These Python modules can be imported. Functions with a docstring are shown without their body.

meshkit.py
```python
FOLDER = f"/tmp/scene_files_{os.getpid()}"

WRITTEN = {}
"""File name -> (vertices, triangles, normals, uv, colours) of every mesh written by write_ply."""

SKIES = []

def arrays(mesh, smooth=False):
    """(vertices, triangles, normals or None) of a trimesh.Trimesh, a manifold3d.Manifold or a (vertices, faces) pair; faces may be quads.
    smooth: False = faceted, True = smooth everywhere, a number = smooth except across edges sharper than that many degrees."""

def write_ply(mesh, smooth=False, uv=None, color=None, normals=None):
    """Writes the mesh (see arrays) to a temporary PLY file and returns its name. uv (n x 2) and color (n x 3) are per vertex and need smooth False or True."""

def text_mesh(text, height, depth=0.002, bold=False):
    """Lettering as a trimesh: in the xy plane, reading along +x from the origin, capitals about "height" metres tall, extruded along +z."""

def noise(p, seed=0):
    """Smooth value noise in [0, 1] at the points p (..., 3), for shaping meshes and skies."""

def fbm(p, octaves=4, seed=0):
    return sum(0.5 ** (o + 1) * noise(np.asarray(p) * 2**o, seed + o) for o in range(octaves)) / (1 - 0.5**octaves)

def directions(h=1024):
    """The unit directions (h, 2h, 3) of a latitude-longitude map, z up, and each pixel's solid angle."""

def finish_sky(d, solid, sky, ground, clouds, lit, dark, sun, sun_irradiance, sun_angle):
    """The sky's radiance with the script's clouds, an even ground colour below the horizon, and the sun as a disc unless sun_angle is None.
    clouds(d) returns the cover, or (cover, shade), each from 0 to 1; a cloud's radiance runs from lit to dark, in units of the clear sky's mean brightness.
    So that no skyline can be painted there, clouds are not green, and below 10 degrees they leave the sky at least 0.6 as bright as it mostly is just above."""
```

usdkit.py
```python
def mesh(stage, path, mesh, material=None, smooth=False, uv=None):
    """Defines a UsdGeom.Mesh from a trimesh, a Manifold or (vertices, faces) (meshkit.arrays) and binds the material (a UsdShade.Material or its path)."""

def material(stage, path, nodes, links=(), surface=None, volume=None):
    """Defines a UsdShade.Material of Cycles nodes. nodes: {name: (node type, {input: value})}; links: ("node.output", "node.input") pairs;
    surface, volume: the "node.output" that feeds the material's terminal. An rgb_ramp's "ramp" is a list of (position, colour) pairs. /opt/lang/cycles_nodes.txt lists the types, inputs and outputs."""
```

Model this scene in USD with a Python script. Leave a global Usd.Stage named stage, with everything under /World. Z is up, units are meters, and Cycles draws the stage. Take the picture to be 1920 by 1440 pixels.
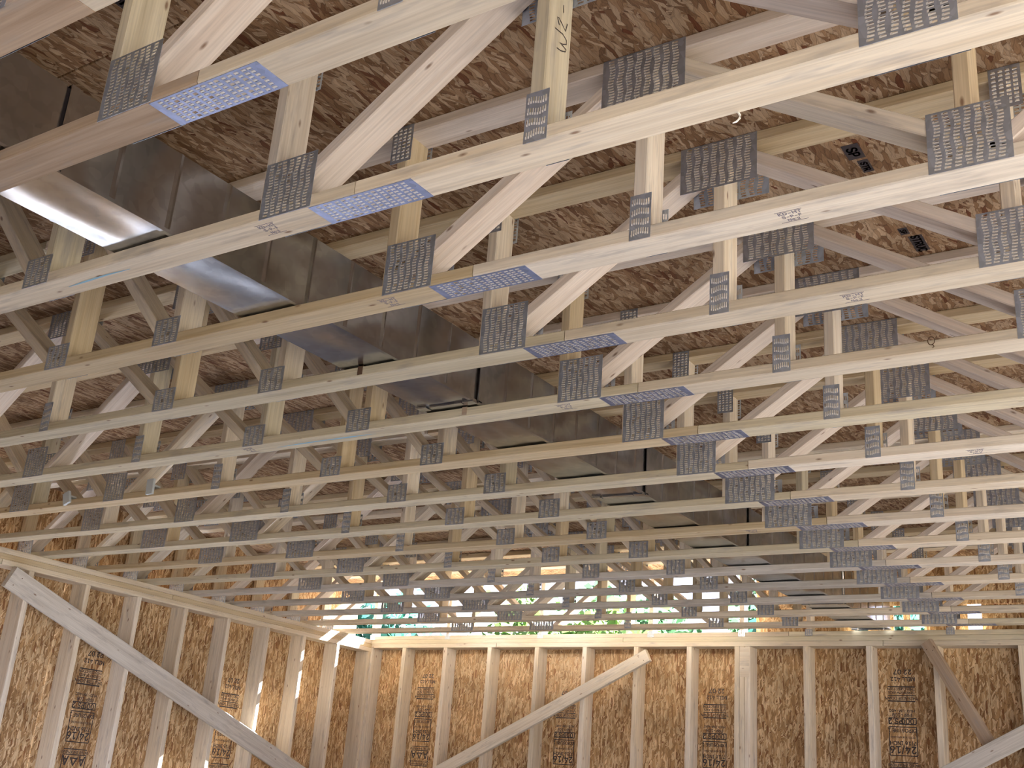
import math, random
import numpy as np, trimesh, usdkit, meshkit
from pxr import Gf, Sdf, Usd, UsdGeom, UsdLux, UsdShade, Vt

stage = Usd.Stage.CreateInMemory()
UsdGeom.SetStageUpAxis(stage, UsdGeom.Tokens.z)
UsdGeom.Xform.Define(stage, '/World')
UsdGeom.Scope.Define(stage, '/World/Looks')
V = lambda *a: np.array(a, float)

# The frame is laid out on the truss module (one unit = the spacing measure); U turns it into metres, Z0 lifts it to the wall height.
U, Z0 = 0.8, 2.75
S = 0.6096
def W(x, y, z): return V(x * U, y * U, z * U + Z0)

# ------------------------------------------------------------------ camera
YAW, PITCH, ROLL, FPX = math.radians(34.58476), math.radians(20.01026), math.radians(4.50623), 2101.275
fw = V(-math.sin(YAW) * math.cos(PITCH), math.cos(YAW) * math.cos(PITCH), math.sin(PITCH))
rt = V(math.cos(YAW), math.sin(YAW), 0); up = np.cross(rt, fw)
r2 = rt * math.cos(ROLL) + up * math.sin(ROLL); u2 = -rt * math.sin(ROLL) + up * math.cos(ROLL)
cam = UsdGeom.Camera.Define(stage, '/World/camera')
cam.CreateHorizontalApertureAttr(36.0); cam.CreateVerticalApertureAttr(27.0)
cam.CreateFocalLengthAttr(36.0 * FPX / 1920)
cam.CreateClippingRangeAttr((0.05, 500))
CP = W(2.7586551, -1.50978787, -1.62197311)
cam.AddTransformOp().Set(Gf.Matrix4d(*r2, 0, *u2, 0, *(-fw), 0, *CP, 1))
cam.CreateExposureAttr(-0.40)

# ------------------------------------------------------------------ sky and sun
SUN_DY, SUN_DX = 0.68, 0.08
dome = UsdLux.DomeLight.Define(stage, '/World/sky')
dome.CreateIntensityAttr(1.0)
dome.CreateColorAttr(Gf.Vec3f(0.88, 0.91, 1.16))
sun = UsdLux.DistantLight.Define(stage, '/World/sun')
sun.CreateAngleAttr(0.53); sun.CreateNormalizeAttr(True); sun.CreateIntensityAttr(55.0); sun.CreateColorAttr(Gf.Vec3f(1.0, 0.98, 0.95))
sd = V(-SUN_DX, -1, -SUN_DY); sd /= np.linalg.norm(sd)
zx = -sd; xx = np.cross(V(0, 0, 1), zx); xx /= np.linalg.norm(xx); yx = np.cross(zx, xx)
sun.AddTransformOp().Set(Gf.Matrix4d(*xx, 0, *yx, 0, *zx, 0, 0, 0, 0, 1))

# ------------------------------------------------------------------ materials
L = '/World/Looks/'
def mat(name, nodes, links, surface='p.BSDF'): return usdkit.material(stage, L + name, nodes, links, surface=surface)
def wood(name, light, dark, knot=(.17, .075, .03), dirt=(.33, .30, .28), dirty=.55, rough=.62):
    n = {'tc': ('texture_coordinate', {}), 'oi': ('object_info', {}),
         'off': ('combine_xyz', {'x': 0., 'y': 0., 'z': 0.}),
         'm1': ('math', {'math_type': 'multiply', 'value2': 91.7}), 'm2': ('math', {'math_type': 'multiply', 'value2': 37.3}),
         'add': ('vector_math', {'math_type': 'add'}),
         'mapg': ('mapping', {'scale': (1.3, 34, 34)}), 'g': ('noise_texture', {'scale': 1.0, 'detail': 4, 'roughness': .6, 'distortion': .35}),
         'gr': ('rgb_ramp', {'ramp': [(.28, dark), (.48, tuple(.35 * a + .65 * b for a, b in zip(dark, light))), (.62, light)]}),
         'mapf': ('mapping', {'scale': (3.5, 160, 160)}), 'f': ('noise_texture', {'scale': 1.0, 'detail': 2}),
         'fm': ('map_range', {'from_min': .3, 'from_max': .7, 'to_min': .88, 'to_max': 1.07}),
         'mulf': ('mix', {'mix_type': 'multiply', 'fac': 1.0}),
         'mapb': ('mapping', {'scale': (5., 26, 26)}), 'b': ('noise_texture', {'scale': 1.0, 'detail': 3, 'roughness': .65}),
         'bm': ('map_range', {'from_min': .54, 'from_max': .74, 'to_min': 0., 'to_max': dirty, 'clamp': True}),
         'mixd': ('mix', {'color2': dirt}),
         'mapk': ('mapping', {'scale': (6., 17, 17)}), 'k': ('voronoi_texture', {'scale': 1.0, 'randomness': 1.0}),
         'km': ('map_range', {'from_min': .04, 'from_max': .105, 'to_min': .82, 'to_max': 0., 'clamp': True}),
         'mixk': ('mix', {'color2': knot}),
         'hs': ('hsv', {'saturation': .90}), 'hv': ('map_range', {'from_min': 0, 'from_max': 1, 'to_min': .86, 'to_max': 1.08}),
         'bump': ('bump', {'strength': .12, 'distance': .004}),
         'p': ('principled_bsdf', {'roughness': rough, 'specular_ior_level': .3})}
    l = [('oi.random', 'm1.value1'), ('oi.random', 'm2.value1'), ('m1.value', 'off.x'), ('m2.value', 'off.y'), ('tc.object', 'add.vector1'), ('off.vector', 'add.vector2'),
         ('add.vector', 'mapg.vector'), ('mapg.vector', 'g.vector'), ('g.fac', 'gr.fac'), ('add.vector', 'mapf.vector'), ('mapf.vector', 'f.vector'), ('f.fac', 'fm.value'),
         ('gr.color', 'mulf.color1'), ('fm.result', 'mulf.color2'), ('add.vector', 'mapb.vector'), ('mapb.vector', 'b.vector'), ('b.fac', 'bm.value'), ('bm.result', 'mixd.fac'), ('mulf.color', 'mixd.color1'),
         ('add.vector', 'mapk.vector'), ('mapk.vector', 'k.vector'), ('k.distance', 'km.value'), ('km.result', 'mixk.fac'), ('mixd.color', 'mixk.color1'),
         ('oi.random', 'hv.value'), ('hv.result', 'hs.value'), ('mixk.color', 'hs.color'), ('hs.color', 'p.base_color'), ('f.fac', 'bump.height'), ('bump.normal', 'p.normal')]
    return mat(name, n, l)
WOOD = {'cream': wood('wood_cream', (.75, .655, .51), (.62, .505, .355)),
        'gold': wood('wood_gold', (.66, .53, .33), (.52, .38, .20), dirty=.25),
        'pale': wood('wood_pale', (.78, .70, .58), (.66, .55, .42)),
        'green': wood('wood_greenish', (.66, .585, .42), (.51, .43, .28)),
        'pink': wood('wood_pink', (.76, .66, .56), (.65, .52, .41), dirty=.3),
        'brown': wood('wood_stained', (.50, .37, .26), (.36, .24, .15), dirty=.6),
        'grey': wood('wood_weathered', (.60, .56, .50), (.47, .42, .36), dirty=.7)}

def osb(name, tint=1.0, long_axis='y', sat=1.0, k=1.0, light=(.60, .43, .29), mid=(.40, .235, .13), dark=(.17, .060, .032)):
    flakes = [(.0, 1, .58), (.55, 2, .50), (-.5, 3, .45), (1.1, 4, .4), (-1.0, 5, .35), (.25, 6, .0)]
    sx, sy = 58. * k, 11. * k
    n = {'tc': ('texture_coordinate', {}), 'oi': ('object_info', {}), 'm1': ('math', {'math_type': 'multiply', 'value2': 53.1}), 'off': ('combine_xyz', {'y': 0., 'z': 0.}), 'add': ('vector_math', {'math_type': 'add'}),
         'wn': ('noise_texture', {'scale': 22., 'detail': 3}), 'ws': ('vector_math', {'math_type': 'scale', 'scale': .026 / k}), 'wa': ('vector_math', {'math_type': 'add'})}
    l = [('oi.random', 'm1.value1'), ('m1.value', 'off.x'), ('tc.object', 'add.vector1'), ('off.vector', 'add.vector2'), ('add.vector', 'wn.vector'), ('wn.color', 'ws.vector1'), ('add.vector', 'wa.vector1'), ('ws.vector', 'wa.vector2')]
    prev = None
    for i, (a, sdn, th) in enumerate(reversed(flakes)):
        n[f'r{i}'] = ('mapping', {'rotation': (0, 0, a), 'location': (sdn * 3.7, sdn * 1.9, 0)})
        q = (1., .66, 1.5, .85, 1.25, 1.)[i]; n[f's{i}'] = ('mapping', {'scale': (sx * q, sy * q ** .6, 1)})
        n[f'v{i}'] = ('voronoi_texture', {'dimensions': '2D', 'scale': 1.0})
        n[f'e{i}'] = ('voronoi_texture', {'dimensions': '2D', 'scale': 1.0, 'feature': 'distance_to_edge'})
        n[f'c{i}'] = ('separate_color', {})
        n[f't{i}'] = ('rgb_ramp', {'ramp': [(0., dark), (.10, tuple(.55 * q + .2 * r for q, r in zip(mid, dark))), (.42, mid), (.75, light), (1., tuple(min(1, 1.18 * q) for q in light))]})
        n[f'em{i}'] = ('map_range', {'from_min': .0, 'from_max': .10, 'to_min': .62, 'to_max': 1., 'clamp': True})
        n[f'x{i}'] = ('mix', {'mix_type': 'multiply', 'fac': 1.})
        l += [('wa.vector', f'r{i}.vector'), (f'r{i}.vector', f's{i}.vector'), (f's{i}.vector', f'v{i}.vector'), (f's{i}.vector', f'e{i}.vector'), (f'v{i}.color', f'c{i}.color'), (f'c{i}.r', f't{i}.fac'),
              (f'e{i}.distance', f'em{i}.value'), (f't{i}.color', f'x{i}.color1'), (f'em{i}.result', f'x{i}.color2')]
        if prev is None:
            prev, ph = f'x{i}.color', f'c{i}.r'
        else:
            n[f'g{i}'] = ('math', {'math_type': 'greater_than', 'value2': 1 - th if th else 0.})
            n[f'y{i}'] = ('mix', {})
            n[f'z{i}'] = ('mix_float', {})
            l += [(f'c{i}.g', f'g{i}.value1'), (f'g{i}.value', f'y{i}.fac'), (prev, f'y{i}.color1'), (f'x{i}.color', f'y{i}.color2'), (f'g{i}.value', f'z{i}.fac'), (ph, f'z{i}.a'), (f'c{i}.b', f'z{i}.b')]
            prev, ph = f'y{i}.color', f'z{i}.result'
    n |= {'bl': ('noise_texture', {'scale': 3.2, 'detail': 3}), 'blm': ('map_range', {'from_min': .3, 'from_max': .7, 'to_min': .72 * tint, 'to_max': 1.12 * tint}), 'bx': ('mix', {'mix_type': 'multiply', 'fac': 1.}), 'sm': ('mapping', {'scale': (300 * k, 22 * k, 1), 'rotation': (0, 0, .3)}), 'sn': ('noise_texture', {'scale': 1., 'detail': 3}), 'sr': ('map_range', {'from_min': .3, 'from_max': .7, 'to_min': .74, 'to_max': 1.12}), 'sx': ('mix', {'mix_type': 'multiply', 'fac': 1.}),
          'hs': ('hsv', {'saturation': sat}), 'bump': ('bump', {'strength': .35, 'distance': .003}), 'p': ('principled_bsdf', {'roughness': .7, 'specular_ior_level': .16})}
    l += [('add.vector', 'bl.vector'), ('bl.fac', 'blm.value'), ('wa.vector', 'sm.vector'), ('sm.vector', 'sn.vector'), ('sn.fac', 'sr.value'), (prev, 'sx.color1'), ('sr.result', 'sx.color2'), ('sx.color', 'bx.color1'), ('blm.result', 'bx.color2'), ('bx.color', 'hs.color'), ('hs.color', 'p.base_color'), (ph, 'bump.height'), ('bump.normal', 'p.normal')]
    return mat(name, n, l)
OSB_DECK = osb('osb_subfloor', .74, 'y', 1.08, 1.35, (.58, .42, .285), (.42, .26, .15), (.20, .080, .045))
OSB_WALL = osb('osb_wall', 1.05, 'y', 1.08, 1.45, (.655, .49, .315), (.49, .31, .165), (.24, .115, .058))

def metal(name, col, rough, scale=26., amount=.22, wave=0., metallic=1.0):
    return mat(name, {'tc': ('texture_coordinate', {}), 'v': ('voronoi_texture', {'scale': scale}), 'c': ('separate_color', {}), 'n': ('noise_texture', {'scale': 5., 'detail': 3}),
                      'm': ('map_range', {'to_min': 1 - amount, 'to_max': 1 + amount * .4}), 'mx': ('mix', {'mix_type': 'multiply', 'fac': 1., 'color1': col}),
                      'wm': ('mapping', {'scale': (3.2, 1.5, 3.)}), 'wn': ('noise_texture', {'scale': 1., 'detail': 1}), 'wb': ('bump', {'strength': 1., 'distance': wave}), 'rm': ('map_range', {'to_min': rough * .75, 'to_max': rough * 1.3}), 'p': ('principled_bsdf', {'metallic': metallic})},
               [('tc.object', 'v.vector'), ('tc.object', 'n.vector'), ('v.color', 'c.color'), ('c.r', 'm.value'), ('m.result', 'mx.color2'), ('mx.color', 'p.base_color'), ('n.fac', 'rm.value'), ('rm.result', 'p.roughness')] + ([('tc.object', 'wm.vector'), ('wm.vector', 'wn.vector'), ('wn.fac', 'wb.height'), ('wb.normal', 'p.normal')] if wave else []))
PLATE = metal('galvanised_plate', (.50, .56, .67), .42, 60., .15, 0., .88)
SPLICE = metal('galvanised_splice', (.40, .46, .66), .45, 60., .15)
TEETH = metal('sheared_zinc', (.84, .83, .80), .38, 60., .1, 0., .25)
DUCT = metal('galvanised_duct', (.50, .525, .56), .18, 38., .12, .05)
def plain(name, col, rough=.6, **k): return mat(name, {'p': ('principled_bsdf', {'base_color': col, 'roughness': rough, **k})}, [])
INK = plain('stamp_ink', (.04, .03, .032), .7)
plain_letter = plain('bare_flake', (.50, .36, .25), .7)
INKP = plain('grade_ink', (.20, .18, .22), .7)
CHALK = plain('blue_chalk', (.28, .50, .66), .9)
CLIP = plain('pale_plastic', (.62, .68, .72), .5)
WHITE = plain('white_plastic', (.85, .85, .83), .4)
BARK = plain('bark', (.12, .085, .06), .9)
KNOT = plain('knot_bark', (.10, .055, .03), .8)
CONC = mat('concrete', {'tc': ('texture_coordinate', {}), 'n': ('noise_texture', {'scale': 2.2, 'detail': 6, 'roughness': .65}), 'r': ('rgb_ramp', {'ramp': [(.3, (.24, .255, .31)), (.7, (.34, .355, .425))]}), 'p': ('principled_bsdf', {'roughness': .8})},
           [('tc.object', 'n.vector'), ('n.fac', 'r.fac'), ('r.color', 'p.base_color')])
DIRT = mat('bare_soil', {'tc': ('texture_coordinate', {}), 'n': ('noise_texture', {'scale': .7, 'detail': 6, 'roughness': .65}), 'r': ('rgb_ramp', {'ramp': [(.3, (.055, .046, .030)), (.7, (.098, .082, .055))]}), 'p': ('principled_bsdf', {'roughness': .95})},
           [('tc.object', 'n.vector'), ('n.fac', 'r.fac'), ('r.color', 'p.base_color')])
def leafm(name, col): return mat(name, {'d': ('principled_bsdf', {'base_color': col, 'roughness': .5}), 't': ('translucent_bsdf', {'color': tuple(min(1, c * 1.1) for c in col)}), 'm': ('mix_closure', {'fac': .5})}, [('d.BSDF', 'm.closure1'), ('t.BSDF', 'm.closure2')], 'm.closure')
LEAF = [leafm('leaf_green', (.045, .12, .05)), leafm('leaf_teal', (.03, .12, .085)), leafm('leaf_yellow', (.09, .16, .045))]

# ------------------------------------------------------------------ helpers
used = {}
def uniq(parent, name):
    k = used.get((parent, name), 0); used[(parent, name)] = k + 1
    return f'{parent}/{name}' if k == 0 else f'{parent}/{name}_{k:03d}'
def data(prim, **k):
    for a, b in k.items():
        if b: prim.SetCustomDataByKey(a, b)
    return prim
def thing(name, label=None, category=None, group=None, kind=None, at=None, parent='/World'):
    x = UsdGeom.Xform.Define(stage, uniq(parent, name))
    if at is not None: x.AddTranslateOp().Set(Gf.Vec3d(*map(float, at)))
    data(x.GetPrim(), label=label, category=category, group=group, kind=kind)
    return str(x.GetPath())
ORIGIN = {}
def put(parent, name, mesh, material, frame=None, smooth=False, **meta):
    """One Mesh prim. frame = (X, Y, Z axes, world origin) of the mesh's own coordinates; without it the mesh is in world coordinates."""
    m = usdkit.mesh(stage, uniq(parent, name), mesh, material, smooth)
    o = ORIGIN.get(parent, V(0, 0, 0))
    if frame is not None:
        X, Y, Z, P = frame; P = P - o
        m.AddTransformOp().Set(Gf.Matrix4d(*map(float, X), 0, *map(float, Y), 0, *map(float, Z), 0, *map(float, P), 1))
    elif np.any(o): m.AddTranslateOp().Set(Gf.Vec3d(*map(float, -o)))
    data(m.GetPrim(), **meta)
    return m
def joined(ms):
    vs, fs, n = [], [], 0
    for v, f in ms:
        vs.append(np.asarray(v, float)); fs.append(np.asarray(f, int) + n); n += len(v)
    return np.vstack(vs), np.vstack(fs)
def prism(prof, x0, x1):
    """profile (k,2) in (y,z), swept along x from x0 to x1; x0 and x1 may be one value per profile corner."""
    k = len(prof); a = np.broadcast_to(x0, k); b = np.broadcast_to(x1, k)
    v = np.vstack([np.column_stack([a, prof]), np.column_stack([b, prof])])
    f = []
    for i in range(k):
        j = (i + 1) % k; f += [(i, j, k + j), (i, k + j, k + i)]
    for i in range(1, k - 1): f += [(0, i + 1, i), (k, k + i, k + i + 1)]
    return v, np.array(f)
def box(lo, hi):
    (x0, y0, z0), (x1, y1, z1) = lo, hi
    return prism(V(*[(y0, z0), (y1, z0), (y1, z1), (y0, z1)]), x0, x1)
def eased(w, t, r=.0028): # board cross-section with eased arrises
    a, b = w / 2, t / 2
    return V((-a + r, -b), (a - r, -b), (a, -b + r), (a, b - r), (a - r, b), (-a + r, b), (-a, b - r), (-a, -b + r))
def board(parent, name, material, P0, P1, wdir, w, t, cut0=None, cut1=None, **meta):
    """A sawn board from P0 to P1 (centre line, metres), w wide along wdir, t thick; cut planes are (point, normal)."""
    P0, P1 = np.asarray(P0, float), np.asarray(P1, float)
    X = P1 - P0; n = np.linalg.norm(X); X = X / n
    Y = np.asarray(wdir, float); Y = Y - X * (Y @ X); Y /= np.linalg.norm(Y); Z = np.cross(X, Y)
    prof = eased(w, t)
    def cut(c, d):
        if c is None: return d
        q, nn = c
        return np.array([((q - (P0 + Y * y + Z * z)) @ nn) / (X @ nn) for y, z in prof])
    return put(parent, name, prism(prof, cut(cut0, 0.), cut(cut1, n)), material, (X, Y, Z, P0), **meta)

rng = random.Random(7)
# nail plate: a punched sheet standing in the xz plane, its face towards -y, from (0,0) to (w,h); slots are real holes, each with a small raised lip
def nail_plate(w, h, nc, nr, upright=False, seed=0, t=.0010):
    """(sheet, teeth)"""
    if upright:
        return tuple((np.column_stack([w - v[:, 2], v[:, 1], v[:, 0]]), f) for v, f in nail_plate(h, w, nr, nc, False, seed, t))
    R = random.Random(seed); v, f = [], []; tv, tf = [], []
    def quad(a, b, c, d, v=v, f=f):
        n = len(v); v.extend([a, b, c, d]); f.extend([(n, n + 1, n + 2), (n, n + 2, n + 3)])
    def rect(x0, x1, z0, z1, y=-t): quad((x0, y, z0), (x1, y, z0), (x1, y, z1), (x0, y, z1))
    m = .06 * w; cw = (w - 2 * m) / nc; rh = (h - .008) / nr
    rect(0, m, 0, h); rect(w - m, w, 0, h); rect(m, w - m, 0, .004); rect(m, w - m, h - .004, h)
    for c in range(nc):
        a = m + c * cw; ph = R.random() * 6.28
        for r in range(nr):
            z = .004 + r * rh; s = math.sin(r * .75 + ph) * cw * .10
            x0, x1 = a + cw * .22 + s, a + cw * .80 + s; z0, z1 = z + rh * .20, z + rh * .84
            rect(a, a + cw, z, z0); rect(a, a + cw, z1, z + rh); rect(a, x0, z0, z1); rect(x1, a + cw, z0, z1)
            quad((x0, -t, z0), (x1, -t, z0), (x1, 0, z0), (x0, 0, z0)); 
            e = (x1 - x0) * .26
            quad((x0 - e * .3, -t - .0003, z0), (x0 + e, -t - .0014, z0 + .0004), (x0 + e, -t - .0014, z1 - .0002), (x0 - e * .3, -t - .0003, z1), tv, tf)
            if R.random() < .85: quad((x0 + .0004, -.0008, z0 + (z1 - z0) * .12), (x1, -.0011, z0 + (z1 - z0) * .12), (x1, -.0006, z0 + (z1 - z0) * .78), (x0 + .0004, -.0004, z0 + (z1 - z0) * .7), tv, tf)
    for a, b in (((0, 0), (w, 0)), ((w, 0), (w, h)), ((w, h), (0, h)), ((0, h), (0, 0))):
        quad((a[0], 0, a[1]), (b[0], 0, b[1]), (b[0], -t, b[1]), (a[0], -t, a[1]))
    return (np.array(v), np.array(f)), (np.array(tv), np.array(tf))
plates = {}
def plate(parent, w, h, nc, nr, x, y, z, back=False, upright=False, seed=0, tilt=0., name='connector_plate', material=None):
    k = (round(w, 4), round(h, 4), nc, nr, upright, seed % 3)
    if k not in plates: plates[k] = nail_plate(w, h, nc, nr, upright, seed % 3)
    c, s = math.cos(tilt), math.sin(tilt)
    X, Y, Z, P = V(c, 0, s), V(0, 1, 0), V(-s, 0, c), V(x, y, z)
    if back: X, Y, P = V(-c, 0, -s), V(0, -1, 0), V(x + w, y, z)
    m = put(parent, name, plates[k][0], material or PLATE, (X, Y, Z, P))
    if not back: put(str(m.GetPath()), 'tooth_row', plates[k][1], TEETH)
    return m
def letters(lines, gap=1.45, bold=True):
    """lines of (text, height, x, y) as one flat mesh in the xy plane"""
    ms = []
    for text, h, x, y in lines:
        m = meshkit.text_mesh(text, h, .0004, bold)
        v = np.array(m.vertices); v[:, 0] -= v[:, 0].max() / 2
        ms.append((v + V(x, y, 0), np.array(m.faces)))
    return ms
def bar(x0, x1, y0, y1): return box((x0, y0, 0), (x1, y1, .0004))
def ribbon(pts, width, nrm):
    p = np.asarray(pts, float); nrm = np.asarray(nrm, float)
    d = np.gradient(p, axis=0); s = np.cross(d, nrm); s /= np.linalg.norm(s, axis=1, keepdims=True) + 1e-9
    wv = np.broadcast_to(width, (len(p),))[:, None]
    v = np.vstack([p - s * wv / 2, p + s * wv / 2]); n = len(p)
    f = [q for i in range(n - 1) for q in ((i, i + 1, n + i + 1), (i, n + i + 1, n + i))]
    return v, np.array(f)
def tube(pts, r, sides=8):
    p = np.asarray(pts, float); t = np.gradient(p, axis=0); t /= np.linalg.norm(t, axis=1, keepdims=True)
    a = np.cross(t, V(.3, .2, .93)); a /= np.linalg.norm(a, axis=1, keepdims=True); b = np.cross(t, a)
    g = np.arange(sides) * 2 * math.pi / sides; r = np.broadcast_to(r, (len(p),))[:, None, None]
    v = p[:, None] + r * (np.cos(g)[None, :, None] * a[:, None] + np.sin(g)[None, :, None] * b[:, None])
    f = []
    for i in range(len(p) - 1):
        for j in range(sides):
            k = (j + 1) % sides; f += [(i * sides + j, i * sides + k, (i + 1) * sides + k), (i * sides + j, (i + 1) * sides + k, (i + 1) * sides + j)]
    n = len(p) - 1
    for j in range(1, sides - 1): f += [(0, j + 1, j), (n * sides, n * sides + j, n * sides + j + 1)]
    return v.reshape(-1, 3), np.array(f)

# ------------------------------------------------------------------ setting: ground, slab, walls, deck
YB, DEP, LUM = 9.12, .188, .053            # back wall face, wall depth, lumber thickness (units)
FZ = 0.0
ground = put('/World', 'ground', box((-60, -60, -.35), (60, 90, -.15)), DIRT, kind='structure')
floor = put('/World', 'floor', box((-6.2, -5.9, -.15), (3.75, 7.45, 0)), CONC, kind='structure')

LS = -.063                                    # the left wall stands slightly out of square
def lw(s, z, d=0.): return W(-6.0 + LS * (s - 3.9) - d, s, z)
LY = V(LS, 1, 0) / math.hypot(LS, 1); LN = V(1, -LS, 0) / math.hypot(LS, 1)   # along the wall, into the room
wl = thing('wall_left', kind='structure')
s0, s1 = -7.2, 9.26
for i, zc in enumerate((-.024, -.0715, -.119)):
    cuts = [s0, -2, 2.1 + i * .9, s1] if i != 1 else [s0, -1, 5.83, s1]
    for a, b in zip(cuts, cuts[1:]):
        board(wl, 'top_plate', WOOD[('cream', 'gold', 'cream')[i]], lw(a + .003, zc, DEP / 2), lw(b - .003, zc, DEP / 2), LN, DEP * U, .0473 * U)
ZS = -.1435
stud_y = [8.504 - .6096 * k for k in range(27)]
for k, s in enumerate(stud_y):
    if s < s0: break
    board(wl, 'stud', WOOD[('pale', 'cream', 'pale', 'pale', 'cream')[k % 5]], lw(s - LUM / 2, -Z0 / U + .06, DEP / 2), lw(s - LUM / 2, ZS, DEP / 2), LN, DEP * U, LUM * U)
board(wl, 'stud', WOOD['cream'], lw(9.09, -Z0 / U + .06, DEP / 2), lw(9.09, ZS, DEP / 2), LN, DEP * U, LUM * U)
board(wl, 'bottom_plate', WOOD['cream'], lw(s0, -Z0 / U + .03, DEP / 2), lw(s1, -Z0 / U + .03, DEP / 2), LN, DEP * U, LUM * U)
def sheet(parent, name, P, X, Y, w, h, material, thick=.011, **meta):
    """an OSB sheet: its face in the XY plane from P, its back away from X x Y"""
    Z = np.cross(X, Y)
    return put(parent, name, box((0, 0, -thick), (w, h, 0)), material, (X, Y, Z, P), **meta)
pw = 1.525
left_sheets = []
k = 0
s = s1 + .03 - pw
while s > s0 - pw:
    left_sheets.append((s, sheet(wl, 'sheathing_panel', lw(s + .003, -Z0 / U + .02, DEP), LY, V(0, 0, 1), (pw - .006) * U, Z0 - .02 + .0, OSB_WALL)))
    s -= pw
# rim panels closing the truss ends above the left wall
s = s1 + .03 - 2 * pw
while s > s0 - 2 * pw:
    sheet(wl, 'rim_panel', lw(s + .003, .004, .41), LY, V(0, 0, 1), (2 * pw - .006) * U, .70 * U, OSB_WALL); s -= 2 * pw

wb = thing('wall_back', kind='structure')
XL, XR = -6.42, 4.4
zb0 = -Z0 / U
for i, (zc, cuts) in enumerate(((-.024, (XL, -2.9, 1.2, XR)), (-.0715, (XL, -4.5, -.2, XR)))):
    for a, b in zip(cuts, cuts[1:]):
        board(wb, 'top_plate', WOOD[('green', 'cream')[i]], W(a + .003, YB + DEP / 2, zc), W(b - .003, YB + DEP / 2, zc), V(0, 1, 0), DEP * U, .0473 * U)
def bstud(x, kind='cream', ztop=-.096, dz=.06, name='stud'):
    return board(wb, name, WOOD[kind], W(x + LUM / 2, YB + DEP / 2, zb0 + dz), W(x + LUM / 2, YB + DEP / 2, ztop), V(0, 1, 0), DEP * U, LUM * U)
studs = [-6.41, -6.356, -5.85, -5.24, -4.62, -3.99, -3.385, -2.77, -2.17, -1.655, -1.600, -1.545, -.96, -.36, .235, .95, 1.56, 2.17, 2.78, 3.39, 4.0]
for k, x in enumerate(studs): bstud(x, ('cream', 'pale', 'cream', 'pale', 'cream')[k % 5])
sheet(wb, 'scab_block', W(-1.60, YB - .0005, -.39), V(1, 0, 0), V(0, 0, 1), .098 * U, .285 * U, WOOD['pale'], .012)
board(wb, 'bottom_plate', WOOD['cream'], W(XL, YB + DEP / 2, zb0 + .03), W(XR, YB + DEP / 2, zb0 + .03), V(0, 1, 0), DEP * U, LUM * U)
edges = [-6.6] + [studs[i] + LUM / 2 for i in (3, 5, 7, 9, 12, 14, 16, 18)] + [XR]
for a, b in zip(edges, edges[1:]):
    sheet(wb, 'sheathing_panel', W(a + .001, YB + DEP, zb0 + .02), V(1, 0, 0), V(0, 0, 1), (b - a - .002) * U, Z0 - .02 - .02, OSB_WALL)
# rim sheathing above the right part of the back wall, with gaps where the daylight comes through
gaps = [(-.515, -.388), (-.145, -.057), (.006, .131), (.515, .638)]
xs = [-1.50] + [q for g in gaps for q in g] + [XR]
for a, b in zip(xs[::2], xs[1::2]):
    sheet(wb, 'rim_panel', W(a, YB + DEP, .0), V(1, 0, 0), V(0, 0, 1), (b - a) * U, .30 * U, OSB_WALL)
sheet(wb, 'rim_panel', W(-1.50, YB + DEP, .302), V(1, 0, 0), V(0, 0, 1), (XR + 1.5) * U, .40 * U, OSB_WALL)

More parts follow.
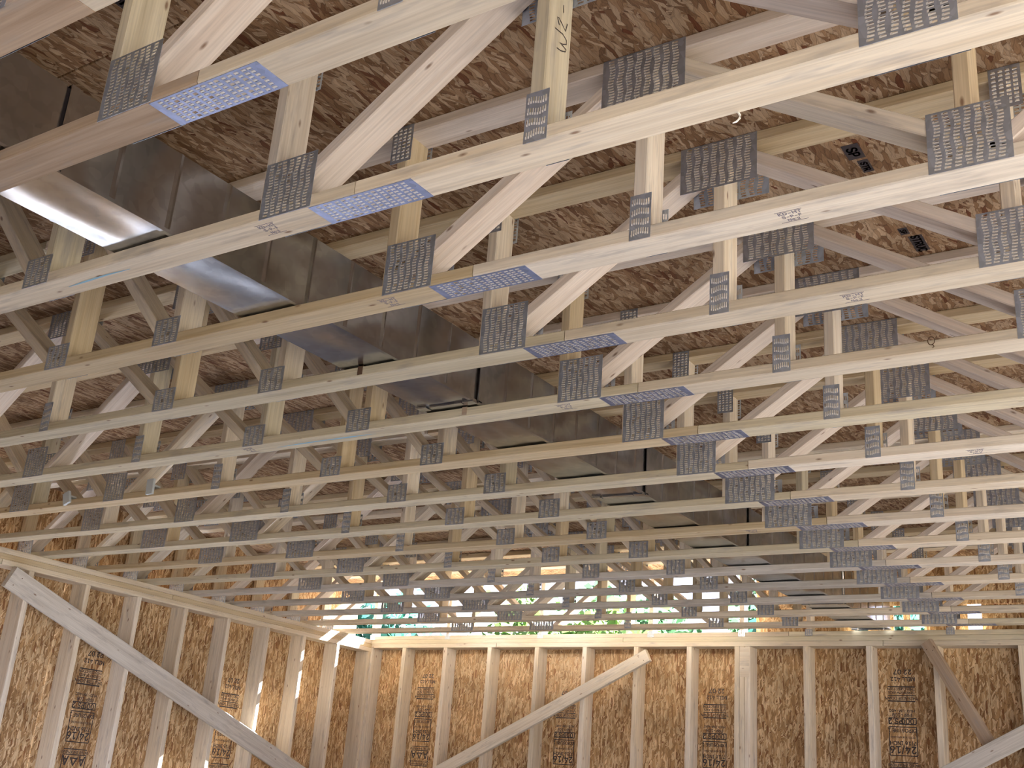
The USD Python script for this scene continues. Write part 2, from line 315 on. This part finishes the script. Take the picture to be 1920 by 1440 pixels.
wf = thing('wall_front', kind='structure')
YF = -7.0
xl_ = -6.0 + LS * (YF - 3.9)
for zc in (-.024, -.0715): board(wf, 'top_plate', WOOD['cream'], W(xl_, YF - DEP / 2, zc), W(4.4, YF - DEP / 2, zc), V(0, 1, 0), DEP * U, .0473 * U)
for k in range(10): board(wf, 'stud', WOOD['cream'], W(xl_ + .03 + .61 * k, YF - DEP / 2, zb0), W(xl_ + .03 + .61 * k, YF - DEP / 2, -.096), V(0, 1, 0), DEP * U, LUM * U)
for k in range(4): sheet(wf, 'sheathing_panel', W(xl_ + 1.4 * (k + 1), YF - DEP, zb0), V(-1, 0, 0), V(0, 0, 1), 1.4 * U - .002, Z0, OSB_WALL)

# subfloor deck over the trusses
def frustum(w, l, e, z0, z1):
    v = V((e, e, z0), (w - e, e, z0), (w - e, l - e, z0), (e, l - e, z0), (0, 0, z1), (w, 0, z1), (w, l, z1), (0, l, z1))
    f = [(0, 2, 1), (0, 3, 2)]
    for i in range(4):
        j = (i + 1) % 4; f += [(i, j, 4 + j), (i, 4 + j, 4 + i)]
    return v, np.array(f)
ceil = thing('ceiling', kind='structure')
xw, yl, DZ = 1.525, 3.05, .702
col = 0
x = .63 - 5 * xw - .0
deck = []
while x < 5.0:
    y = -8.76 - (yl / 2 if col % 2 else 0)
    while y < 9.2:
        a, b = max(y, -7.2), min(y + yl, 9.36)
        if b - a > .1:
            xa, xb = max(x, -6.75), min(x + xw, 4.8)
            w_, l_ = (xb - xa) * U - .0004, (b - a) * U - .0004
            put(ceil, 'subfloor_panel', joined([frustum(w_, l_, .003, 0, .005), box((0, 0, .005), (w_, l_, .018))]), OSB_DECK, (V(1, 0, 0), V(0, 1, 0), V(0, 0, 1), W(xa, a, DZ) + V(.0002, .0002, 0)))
        y += yl
    x += xw; col += 1

# ------------------------------------------------------------------ floor trusses
CH, CD, WB, TH = .0435, .119, .0455, .702          # chord height, depth, web width, truss height (units)
X0, X1 = -6.40, 4.35
def truss(n, yf, label, tones):
    far = n >= 8
    R = random.Random(100 + n)
    T = thing('floor_truss', label, 'floor truss', 'floor trusses carrying the deck', at=W(X0, yf, 0))
    ORIGIN[T] = W(X0, yf, 0)
    yc = yf + CD / 2
    xl = -6.0 + LS * (max(yf, 3.9) - 3.9) - .385 + (0 if n < 16 else .0)
    xr = X1
    pick = lambda: WOOD[R.choice(['cream', 'cream', 'gold', 'pale', 'green', 'gold'])]
    bl, br, tp = tones
    J = .68
    board(T, 'bottom_chord', WOOD[bl], W(xl, yc, CH / 2), W(J - .002, yc, CH / 2), V(0, 1, 0), CD * U, CH * U)
    lift = .004 if n in (7, 9, 10) else 0.
    board(T, 'bottom_chord', WOOD[br], W(J + .002, yc, CH / 2 + lift / 2), W(xr, yc, CH / 2 + lift / 2), V(0, 1, 0), CD * U, (CH + lift) * U)
    board(T, 'top_chord', WOOD[tp], W(xl, yc, TH - CH / 2), W(-1.9, yc, TH - CH / 2), V(0, 1, 0), CD * U, CH * U)
    board(T, 'top_chord', WOOD[R.choice(['gold', 'cream', 'pink'])], W(-1.896, yc, TH - CH / 2), W(xr, yc, TH - CH / 2), V(0, 1, 0), CD * U, CH * U)
    zl, zh = CH, TH - CH
    cl, ct = (W(0, 0, zl), V(0, 0, 1)), (W(0, 0, zh), V(0, 0, 1))
    def post(xc, name='web'):
        return board(T, name, pick(), W(xc, yc, zl), W(xc, yc, zh), V(0, 1, 0), CD * U * .995, WB * U)
    def diag(xa, xb, kind=None):
        return board(T, 'web', WOOD[kind or R.choice(['pink', 'pale', 'pink', 'cream'])], W(xa, yc, zl), W(xb, yc, zh), V(0, 1, 0), CD * U * .985, WB * U, cl, ct)
    D = (xl + .10, -5.47 + (xl + 6.41))
    post(xl + .023); diag(D[0], D[1])
    diag(-4.55, -5.40, 'cream'); post(-4.435)
    diag(-3.66, -4.37, 'cream'); diag(-3.40, -2.62)
    post(-2.542); post(-1.547); diag(-1.66, -2.47, 'cream'); diag(-.905, -1.49, 'cream')
    post(-.822); post(.302)
    diag(.335, 1.262, 'pink'); kp = post(1.303); diag(2.335, 1.345); post(2.265); diag(2.33, 3.10); post(3.16)
    diag(3.9, 3.22)
    def pl(x, w, z, h, nc, nr, up=False, tilt=0.):
        for back in (False, True):
            plate(T, w * U, h * U, nc, nr, x * U, (yf + (CD if back else 0)) * U, z * U + Z0, back, up, n, tilt)
    q = .0005
    if not far: pl(.287, .217, q, .198, 7, 18)
    else: pl(.300, .290, q, .150, 8, 14)
    pl(1.272, .073, q, .156, 8, 4, True)
    pl(2.167, .212, q, .186, 7, 17)
    pl(-.945, .150, q, .116, 4 if not far else 4, 11); pl(-1.672, .150, q, .112, 4, 11)
    pl(-2.577, .073, q, .160, 7, 4, True)
    if not far: pl(-3.617, .203, q, .186, 7, 16); pl(-4.665, .220, q, .205, 7, 17)
    else: pl(-3.700, .292, q, .150, 8, 12); pl(-4.718, .288, q, .150, 8, 12)
    pl(xl + .01, .215, CH + .001 if n == 16 else q, .16, 7, 14)
    # plates at the top chord
    z1 = TH - .002
    pl(1.148, .300, z1 - .192, .192, 8, 17)
    for xx in (.246, -.868, 2.237): pl(xx, .097, z1 - .155, .155, 4, 9, True)
    pl(-1.665, .170, z1 - .150, .150, 5, 12); pl(-2.70, .300, z1 - .150, .150, 8, 12); pl(-4.50, .160, z1 - .150, .150, 5, 12); pl(-5.58, .290, z1 - .150, .150, 8, 12)
    # splice plate under the bottom chord joint
    w, h = .395 * U, .112 * U
    if n:
        sh, te = nail_plate(w, h, 15, 7, False, n % 3)
        m = put(T, 'splice_plate', sh, SPLICE, (V(1, 0, 0), V(0, 0, 1), V(0, -1, 0), W(.493, yf + .116, -.0002)))
        put(str(m.GetPath()), 'tooth_row', te, TEETH)
    return T
def web_path(T, k): return f'{T}/web' + (f'_{k:03d}' if k else '')

tones = [('brown', 'cream', 'gold'), ('brown', 'cream', 'gold'), ('cream', 'cream', 'pink'), ('gold', 'pale', 'green'), ('green', 'cream', 'gold'), ('green', 'cream', 'gold'), ('gold', 'green', 'cream'), ('green', 'pale', 'gold'), ('green', 'cream', 'cream'), ('gold', 'pale', 'gold'), ('green', 'cream', 'gold'), ('grey', 'pale', 'cream'), ('grey', 'cream', 'gold'), ('grey', 'cream', 'cream'), ('cream', 'cream', 'gold'), ('cream', 'green', 'cream'), ('green', 'cream', 'gold')]
names = ['nearest floor truss, its dark bottom chord crossing the top left corner of the view',
         'floor truss with a brown-stained left chord end and the largest blue splice plate, top left',
         'floor truss with letters pencilled on its upright web and a white hook under its chord',
         'floor truss whose left chord half is golden and right half pale',
         'floor truss with a dark strap on its greenish chord just below the first duct length',
         'floor truss with a long blue chalk streak and a dark wire ring on its chord',
         'golden-chorded floor truss carrying two small pale blocks at its left end',
         'floor truss whose thicker pale right chord half steps up at its splice, seventh chord down',
         'first of the floor trusses with extra-wide plates, just past the stepped seventh chord',
         'second of the wide-plated floor trusses, golden left chord half and stepped splice',
         'third of the wide-plated floor trusses, greenish left chord half, pale dashed splice',
         'grey-chorded floor truss nearest the camera of the three grey ones',
         'middle one of the three grey-chorded floor trusses towards the back wall',
         'grey-chorded floor truss nearest the back wall',
         'cream floor truss second before the back wall, third from the daylight gap',
         'last floor truss before the back wall, daylight showing beneath its chord',
         'gable floor truss standing directly on the back wall plate in the daylight']
TR = []
for n in range(16):
    TR.append(truss(n, -.425 if n == 0 else (n - 1) * S, names[n], tones[n]))
# the gable truss: uprights only, on the wall
T = thing('floor_truss', names[16], 'floor truss', 'floor trusses carrying the deck', at=W(X0, YB, 0)); ORIGIN[T] = W(X0, YB, 0)
yc = YB + .06
board(T, 'bottom_chord', WOOD['cream'], W(-6.36, yc, CH / 2), W(-1.1, yc, CH / 2), V(0, 1, 0), CD * U, CH * U)
board(T, 'bottom_chord', WOOD['green'], W(-1.096, yc, CH / 2), W(XR, yc, CH / 2), V(0, 1, 0), CD * U, CH * U)
board(T, 'top_chord', WOOD['gold'], W(-6.36, yc, TH - CH / 2), W(XR, yc, TH - CH / 2), V(0, 1, 0), CD * U, CH * U)
for x in (-6.33, -5.2, -3.93, -2.58, -1.58, -.9, .4, 1.3, 2.2, 3.2):
    board(T, 'web', WOOD['pale'], W(x, yc, CH), W(x, yc, TH - CH), V(0, 1, 0), CD * U, WB * U)
    plate(T, .058, .05, 3, 4, (x - .036) * U, YB * U, Z0 + .001, seed=1)
    plate(T, .058, .05, 3, 4, (x - .036) * U, YB * U, Z0 + TH * U - .053, seed=1)
TR.append(T)

# pencilled letters on the king web of the second full truss (its right-hand face)
face = 1.303 + WB / 2 + .0012
ink = []
for st in ([[.656, .322], [.677, .326], [.7, .337], [.705, .347], [.686, .348], [.668, .348], [.685, .353], [.704, .365], [.703, .378], [.682, .385], [.641, .378]],
           [[.661, .401], [.649, .421], [.657, .423], [.674, .415], [.695, .403], [.702, .433]], [[.676, .48], [.679, .455]]):
    ink.append(ribbon([W(face, a, b) for a, b in st], .0028, V(1, 0, 0)))
put(TR[2], 'pencil_mark', joined(ink), INK, label='handwritten W2 and a dash in dark pencil')
# chalk streaks under chords
def streak(T, pts, w): put(T, 'chalk_mark', ribbon([W(x, y, -.0008) for x, y in pts], w, V(0, 0, -1)), CHALK, label='pale blue chalk streak')
streak(TR[5], [(-1.48, 2.505), (-1.25, 2.500), (-1.13, 2.498), (-.98, 2.500), (-.80, 2.502)], V(.002, .012, .008, .013, .002))
streak(TR[2], [(-.75, .672), (-.65, .668), (-.52, .664), (-.40, .668)], V(.002, .008, .007, .002))
# lumber grade stamps under the chords
def grade(T, x, y, rot=0.):
    ms = letters([('KD-HT', .012, 0, .012), ('S-P-F', .011, 0, -.004), ('No.2', .010, 0, -.019)]) + [bar(-.032, .032, .027, .0285), bar(-.032, .032, -.0235, -.022)]
    c, s = math.cos(rot), math.sin(rot)
    put(T, 'grade_stamp', joined(ms), INKP, (V(c, s, 0), V(s, -c, 0), V(0, 0, -1), W(x, y, -.0002)), label='purple-grey lumber grade stamp')
for n, x, dx in ((2, .285, 0), (3, .285, 0), (5, .298, 0), (5, -1.665, 0), (3, 1.77, 0), (4, 1.765, 0), (7, 1.76, 0), (9, .2, 0)):
    grade(TR[n], x, (n - 1) * S + .058)
# dark straps nailed over two chords under the duct
for n, x in ((4, -.335), (5, -.218)):
    yf = (n - 1) * S
    put(TR[n], 'metal_strap', joined([box(W(x - .013, yf - .003, .006), W(x + .013, yf - .0002, CH + .003)), box(W(x - .013, yf - .003, CH + .0005), W(x + .013, yf + CD * .8, CH + .003))]), KNOT if n == 4 else WOOD['brown'], label='dark strap folded over the chord')
# wire ring and white hook
R0 = W(1.877, 4 * S - .006, .037)
a = np.linspace(0, 6.6, 26)
ring = thing('wire_ring', 'dark wire ring hanging on the chord with the blue chalk streak', 'ring', at=R0); ORIGIN[ring] = R0
put(ring, 'loop', tube(np.column_stack([R0[0] + .0095 * np.cos(a), R0[1] + 0 * a, R0[2] + .0125 * np.sin(a)]), .0012, 6), KNOT, smooth=True)
put(ring, 'tail', tube([R0 + V(.004, 0, -.0125), R0 + V(.007, 0, -.018), R0 + V(.003, -.001, -.023)], .0012, 6), KNOT, smooth=True)
H0 = W(1.83, S + CD - .004, -.002)
put('/World', 'cable_hook', tube([H0 + V(0, 0, .006), H0 + V(.006, 0, -.006), H0 + V(.006, -.002, -.014), H0 + V(.001, -.004, -.021), H0 + V(-.007, -.006, -.024)], V(.0022, .0026, .0026, .0022, .0012), 8), WHITE, smooth=True,
    label='small white hook hanging under the chord at the upper right', category='hook')
# pale clips on the sixth chord
for (x, w, h, lean, lab) in ((-3.99, .065, .085, .35, 'leaning pale clip block on the golden chord, the left one of two'), (-3.14, .062, .10, .06, 'upright pale clip block on the golden chord, the right one of two')):
    P = W(x, 5 * S - .018, .012); X, Z = V(math.cos(lean), 0, math.sin(lean)), V(-math.sin(lean), 0, math.cos(lean))
    c = thing('clip_block', lab, 'clip', at=P); ORIGIN[c] = P
    put(c, 'body', box((-w * U / 2, 0, 0), (w * U / 2, .014, h * U)), CLIP, (X, V(0, 1, 0), Z, P))
    put(c, 'flange', box((-w * U / 2, .014, h * U * .5), (w * U / 2, .05, h * U * .62)), CLIP, (X, V(0, 1, 0), Z, P))

# ------------------------------------------------------------------ duct
dx0, dx1, dz0, dz1 = -.437, -.140, .0455, .345
P = W(dx0, -1.2, dz0)
duct = thing('air_duct', 'long rectangular galvanised sheet metal duct lying across the bottom chords', 'duct', at=P); ORIGIN[duct] = P
joints = [-1.9, .141, 2.405, 4.10, 5.656, 7.725, 9.08]
def duct_length(ya, yb, drop, x0, x1, z0, z1, first):
    g = .004
    a, b = ya + g, yb - g
    # cross-beads: shallow ridges every .225 along the sheet
    ys, out = [a], [0.]
    y = ya + .225
    while y < b - .08:
        ys += [y - .012, y, y + .012]; out += [0., .0035, 0.]; y += .225
    ys.append(b); out.append(0.)
    ys, out = np.array(ys), np.array(out) / U
    v, f = [], []
    for y, o in zip(ys, out):
        v += [W(x0 - o, y, z0), W(x0 - o, y, z1), W(x1 + o, y, z1), W(x1 + o, y, z0)]
    for i in range(len(ys) - 1):
        for j in range(4):
            k = (j + 1) % 4; p = i * 4; f += [(p + j, p + 4 + j, p + 4 + k), (p + j, p + 4 + k, p + k)]
    s = put(duct, 'duct_section', (np.array(v), np.array(f)), DUCT)
    # raised lock seam along the lower right edge and a folded flange at the far end
    put(str(s.GetPath()), 'lock_seam', box(W(x1 - .010, a, z0 - .006), W(x1 + .008, b, z0 + .007)), DUCT)
    for lo, hi in (((x0 - .006, b - .035, z0 - .010), (x0 + .05, b + .008, z0 - .002)), ((x1 - .05, b - .035, z0 - .010), (x1 + .010, b + .008, z0 - .002)), ((x0 + .06, b - .025, z0 - .008), (x1 - .06, b, z0 - .001)), ((x1 + .002, a - .002, z0), (x1 + .008, a + .028, z1))):
        put(str(s.GetPath()), 'end_flange', box(W(*lo), W(*hi)), DUCT)
for i, (a, b) in enumerate(zip(joints, joints[1:])):
    o = .005 * i
    duct_length(a, b, 0, dx0 - o, dx1 + o, dz0 + .004, dz1 + o * .4, i == 0)
# dark open throat behind each joint
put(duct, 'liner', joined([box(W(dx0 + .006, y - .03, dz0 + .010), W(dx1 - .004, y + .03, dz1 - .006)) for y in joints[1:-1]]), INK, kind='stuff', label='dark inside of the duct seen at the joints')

# ------------------------------------------------------------------ temporary braces on the walls
def bd(name, label, kind, A, B, wdir, w, t, group=None):
    A, B = np.asarray(A), np.asarray(B)
    T = thing(name, label, 'brace board', group, at=B); ORIGIN[T] = B
    board(T, 'board', WOOD[kind], A, B, wdir, w, t)
    X = (B - A) / np.linalg.norm(B - A); Y = np.asarray(wdir, float); Y = Y - X * (Y @ X); Y /= np.linalg.norm(Y); Z = np.cross(X, Y)
    # nail heads near the upper end
    ms = []
    for d, e in ((.05, -.25), (.08, .2)):
        c = B - X * d + Y * e * w
        for sgn in (1,):
            for face in (-1, 1):
                q = c + Z * face * (t / 2 + .0004); g = np.arange(6) * math.pi / 3
                ring = [q + .004 * (math.cos(k) * X + math.sin(k) * Y) for k in g]
                ms.append((np.array(ring), np.array([(0, i, i + 1) for i in range(1, 5)])))
    put(T, 'nail_head', joined(ms), KNOT)
    return T
off = -.030
bd('brace_board', 'long grey-white brace board sloping down across the left wall studs', 'grey', lw(9.05, -.2275 - (9.05 - 3.985) * .338, off), lw(3.985, -.2275, off), V(math.sin(math.radians(10)), 0, math.cos(math.radians(10))), .185 * U, LUM * U)
bd('brace_board', 'brace board rising across the back wall studs to the plate near the middle', 'pale', W(-6.02, YB - .032, -.1855 - 3.44 * .5), W(-2.58, YB - .032, -.1855), V(0, 0, 1), .127 * U, LUM * U)
bd('brace_board', 'brown brace board running steeply down from the back wall plate at the right', 'brown', W(.740, YB - .13, -1.02), W(.205, YB - .075, -.075), V(1, -.35, .5), .105 * U, LUM * U)
bd('brace_board', 'lilac-grey brace board rising through the bottom right corner of the back wall', 'grey', W(-.35, YB - .23, -1.60), W(2.35, YB - .23, -.11), V(0, 0, 1), .15 * U, LUM * U)

# ------------------------------------------------------------------ panel stamps
def panel_stamp(up_side_down, tall=1.2, w=.26, seed=0):
    """mesh in xy: grade marks of the panel, w wide, reading upwards from y=0 (metres, before flipping)"""
    k = w / .26
    ms = letters([('RATED SHEATHING', .022, 0, .90), ('24/16', .062, 0, .745), ('7/16 INCH', .034, 0, .70), ('SIZED FOR SPACING', .016, 0, .655), ('EXPOSURE 1', .032, 0, .588),
                  ('THE ENGINEERED', .019, 0, 1.072), ('WOOD ASSOCIATION', .019, 0, 1.045), ('A', .075, -.088, .945), ('A', .075, .088, .945),
                  ('000', .046, -.05, .498), ('PS 2', .046, .06, .498), ('PRP-108', .030, 0, .450), ('HUD-UM-40C', .024, 0, .415), ('THIS SIDE DOWN', .026, 0, .30), ('STRENGTH AXIS', .022, 0, .25), ('THIS DIRECTION', .022, 0, .218),
                  ('MILL 412', .036, -.02, .12), ('22 07', .044, -.02, .05)])
    ms.append(box((-.04, 1.14, 0), (.05, 1.20, .0004)))
    tri = np.array([(-.045, .955, .0002), (.045, .955, .0002), (0, 1.03, .0002), (-.022, .966, .0002), (.022, .966, .0002), (0, 1.006, .0002)])
    ms.append((tri, np.array([(0, 1, 4), (0, 4, 3), (1, 2, 5), (1, 5, 4), (2, 0, 3), (2, 3, 5)])))
    for y0, y1 in ((1.10, 1.104), (.93, .934), (.885, .889), (.825, .829), (.57, .574), (.49, .494), (.545, .549), (.335, .343), (.285, .289), (.205, .211)): ms.append(bar(-.125, .125, y0 - .002, y1 + .002))
    for y0, y1 in ((.93, 1.10), (.49, .545), (.57, .825)): ms += [bar(-.129, -.121, y0, y1), bar(.121, .129, y0, y1)]
    v, f = joined(ms); v[:, :2] *= k
    if up_side_down: v[:, 0] *= -1; v[:, 1] = 1.12 * k - v[:, 1]
    return v, f
SD, SU = panel_stamp(True), panel_stamp(False)
wbp = [p for p in stage.GetPrimAtPath(wb).GetChildren() if p.GetName().startswith('sheathing')]
def wall_stamp(x, z, flip, k):
    i = int(np.searchsorted(edges, x)) - 1; parent = str(wbp[i].GetPath())
    base = W(edges[i] + .001, YB + DEP, zb0 + .02)
    v, f = SD if flip else SU
    v = v * k + (W(x, YB + DEP, z) - base)[[0, 2, 1]] * V(1, 1, 0); 
    put(parent, 'grade_stamp', (v + V(0, 0, .0005), f), INK, label='black panel grade stamp')
for x, z in ((-5.585, -1.42), (-3.66, -1.58), (-1.935, -1.53), (-.105, -1.33)): wall_stamp(x, z, True, .78)
def left_stamp(s, z, flip, k):
    for s_, m in left_sheets:
        if s_ <= s <= s_ + pw:
            v, f = SD if flip else SU
            d = (s - s_) * U
            put(str(m.GetPath()), 'grade_stamp', (v * k + V(d, z * U + Z0 - .016, .0005), f), INK, label='black panel grade stamp'); return
left_stamp(5.18, -1.78, True, .82); left_stamp(7.02, -1.80, True, .82)
ms = letters([('TECO', .045, 0, 0)]) and [bar(-.075, .075, -.02, .03)]
# black brand marks on the subfloor underside
def deck_stamp(x, y, blocks):
    """dark blocks with reversed letters, reading along +y on the underside"""
    for txt, w, h, dx, dy in blocks:
        best = None
        for p in stage.GetPrimAtPath(ceil).GetChildren():
            M = UsdGeom.Xformable(p).GetLocalTransformation(); t = M.ExtractTranslation()
            pts = np.array(UsdGeom.Mesh(p).GetPointsAttr().Get()); q = W(x + dx, y + dy, DZ)
            if t[0] <= q[0] <= t[0] + pts[:, 0].max() and t[1] <= q[1] <= t[1] + pts[:, 1].max(): best = (p, V(*t), q)
        if not best: return
        p, t, q = best
        tv, tf = joined(letters([(txt, h * .62, 0, -h * .31)]))
        # local stamp axes: reading direction +y, letters' up towards +x
        def place(v, z): return np.column_stack([v[:, 1], v[:, 0], np.full(len(v), z)]) + V(q[0] - t[0], q[1] - t[1], 0)
        bv, bf = box((-w / 2, -h / 2, 0), (w / 2, h / 2, .0003))
        put(str(p.GetPath()), 'brand_mark', (place(bv, -.0004) - np.column_stack([np.zeros((len(bv), 2)), bv[:, 2]]), bf), INK, label='black stamped block')
        put(str(p.GetPath()), 'brand_letters', (place(tv, -.0022), tf), plain_letter, label='reversed-out letters of the black stamp')
deck_stamp(1.71, 2.115, [('SP', .085, .05, 0, 0), ('STR', .075, .032, .012, .115)])
deck_stamp(1.72, 2.80, [('SP', .05, .03, -.01, 0), ('STRUC', .12, .045, .02, .13)])
deck_stamp(-.085, .215, [('SP', .09, .055, 0, 0)])

# ------------------------------------------------------------------ bearing beam on posts at the right (outside the frame)
bm = thing('support_beam', 'long wooden beam on posts carrying the right ends of the trusses', 'beam', at=W(4.2, -1, -.15)); ORIGIN[bm] = W(4.2, -1, -.15)
board(bm, 'beam', WOOD['cream'], W(4.2, -1.5, -.17), W(4.2, 9.2, -.17), V(0, 0, 1), .335 * U, .14 * U)
for y in (-1.3, 3.9, 9.0): board(bm, 'post', WOOD['pale'], W(4.2, y, zb0), W(4.2, y, -.34), V(0, 1, 0), .11, .11)

# ------------------------------------------------------------------ trees beyond the back wall
def tree(x, y, h, r, k, label, seed):
    R = np.random.default_rng(seed)
    P = V(x, y, -.15)
    t = thing('tree', label, 'tree', 'trees beyond the back wall', at=P)
    put(t, 'trunk', tube([(0, 0, 0), (.1, .05, h * .3), (0, .1, h * .6), (.05, 0, h * .9)], V(.2, .16, .1, .03), 8), BARK, smooth=True)
    n = 8000
    blobs = R.normal(size=(26, 3)) * V(r * .48, r * .48, h * .22) + V(0, 0, h * .6)
    c = blobs[R.integers(0, 26, n)] + R.normal(size=(n, 3)) * V(.55, .55, .45)
    c[:, 2] = np.maximum(c[:, 2], h * .12)
    d1 = R.normal(size=(n, 3)); d1 /= np.linalg.norm(d1, axis=1, keepdims=True); d2 = np.cross(d1, R.normal(size=(n, 3))); d2 /= np.linalg.norm(d2, axis=1, keepdims=True)
    a, b = .14 + .08 * R.random((n, 1)), .08 + .04 * R.random((n, 1))
    v = np.stack([c - d1 * a, c + d2 * b, c + d1 * a, c - d2 * b], 1).reshape(-1, 3)
    i = np.arange(n)[:, None] * 4
    f = np.vstack([i + [0, 1, 2], i + [0, 2, 3]])
    put(t, 'foliage', (v, f), LEAF[k])
for j, (x, y, h, r, k, lab) in enumerate(((-18.0, 22, 6.0, 1.8, 1, 'bluish green tree seen through the left of the daylight gap'), (-13.2, 29, 7.3, 2.0, 0, 'dark green tree seen left of the middle of the daylight gap'),
                                          (-10.6, 21, 5.6, 1.8, 2, 'yellow-green tree seen in the middle of the daylight gap'), (-6.2, 27, 6.8, 1.8, 1, 'bluish green tree seen at the right end of the daylight gap'), (-10.5, 34, 8.0, 2.2, 0, 'tall dark tree farthest behind the others in the daylight gap'),
                                          (-20.5, 32, 7.6, 2.2, 2, 'yellow-green tree at the far left, mostly behind the left wall'))):
    tree(x, y, h, r, k, lab, 40 + j)
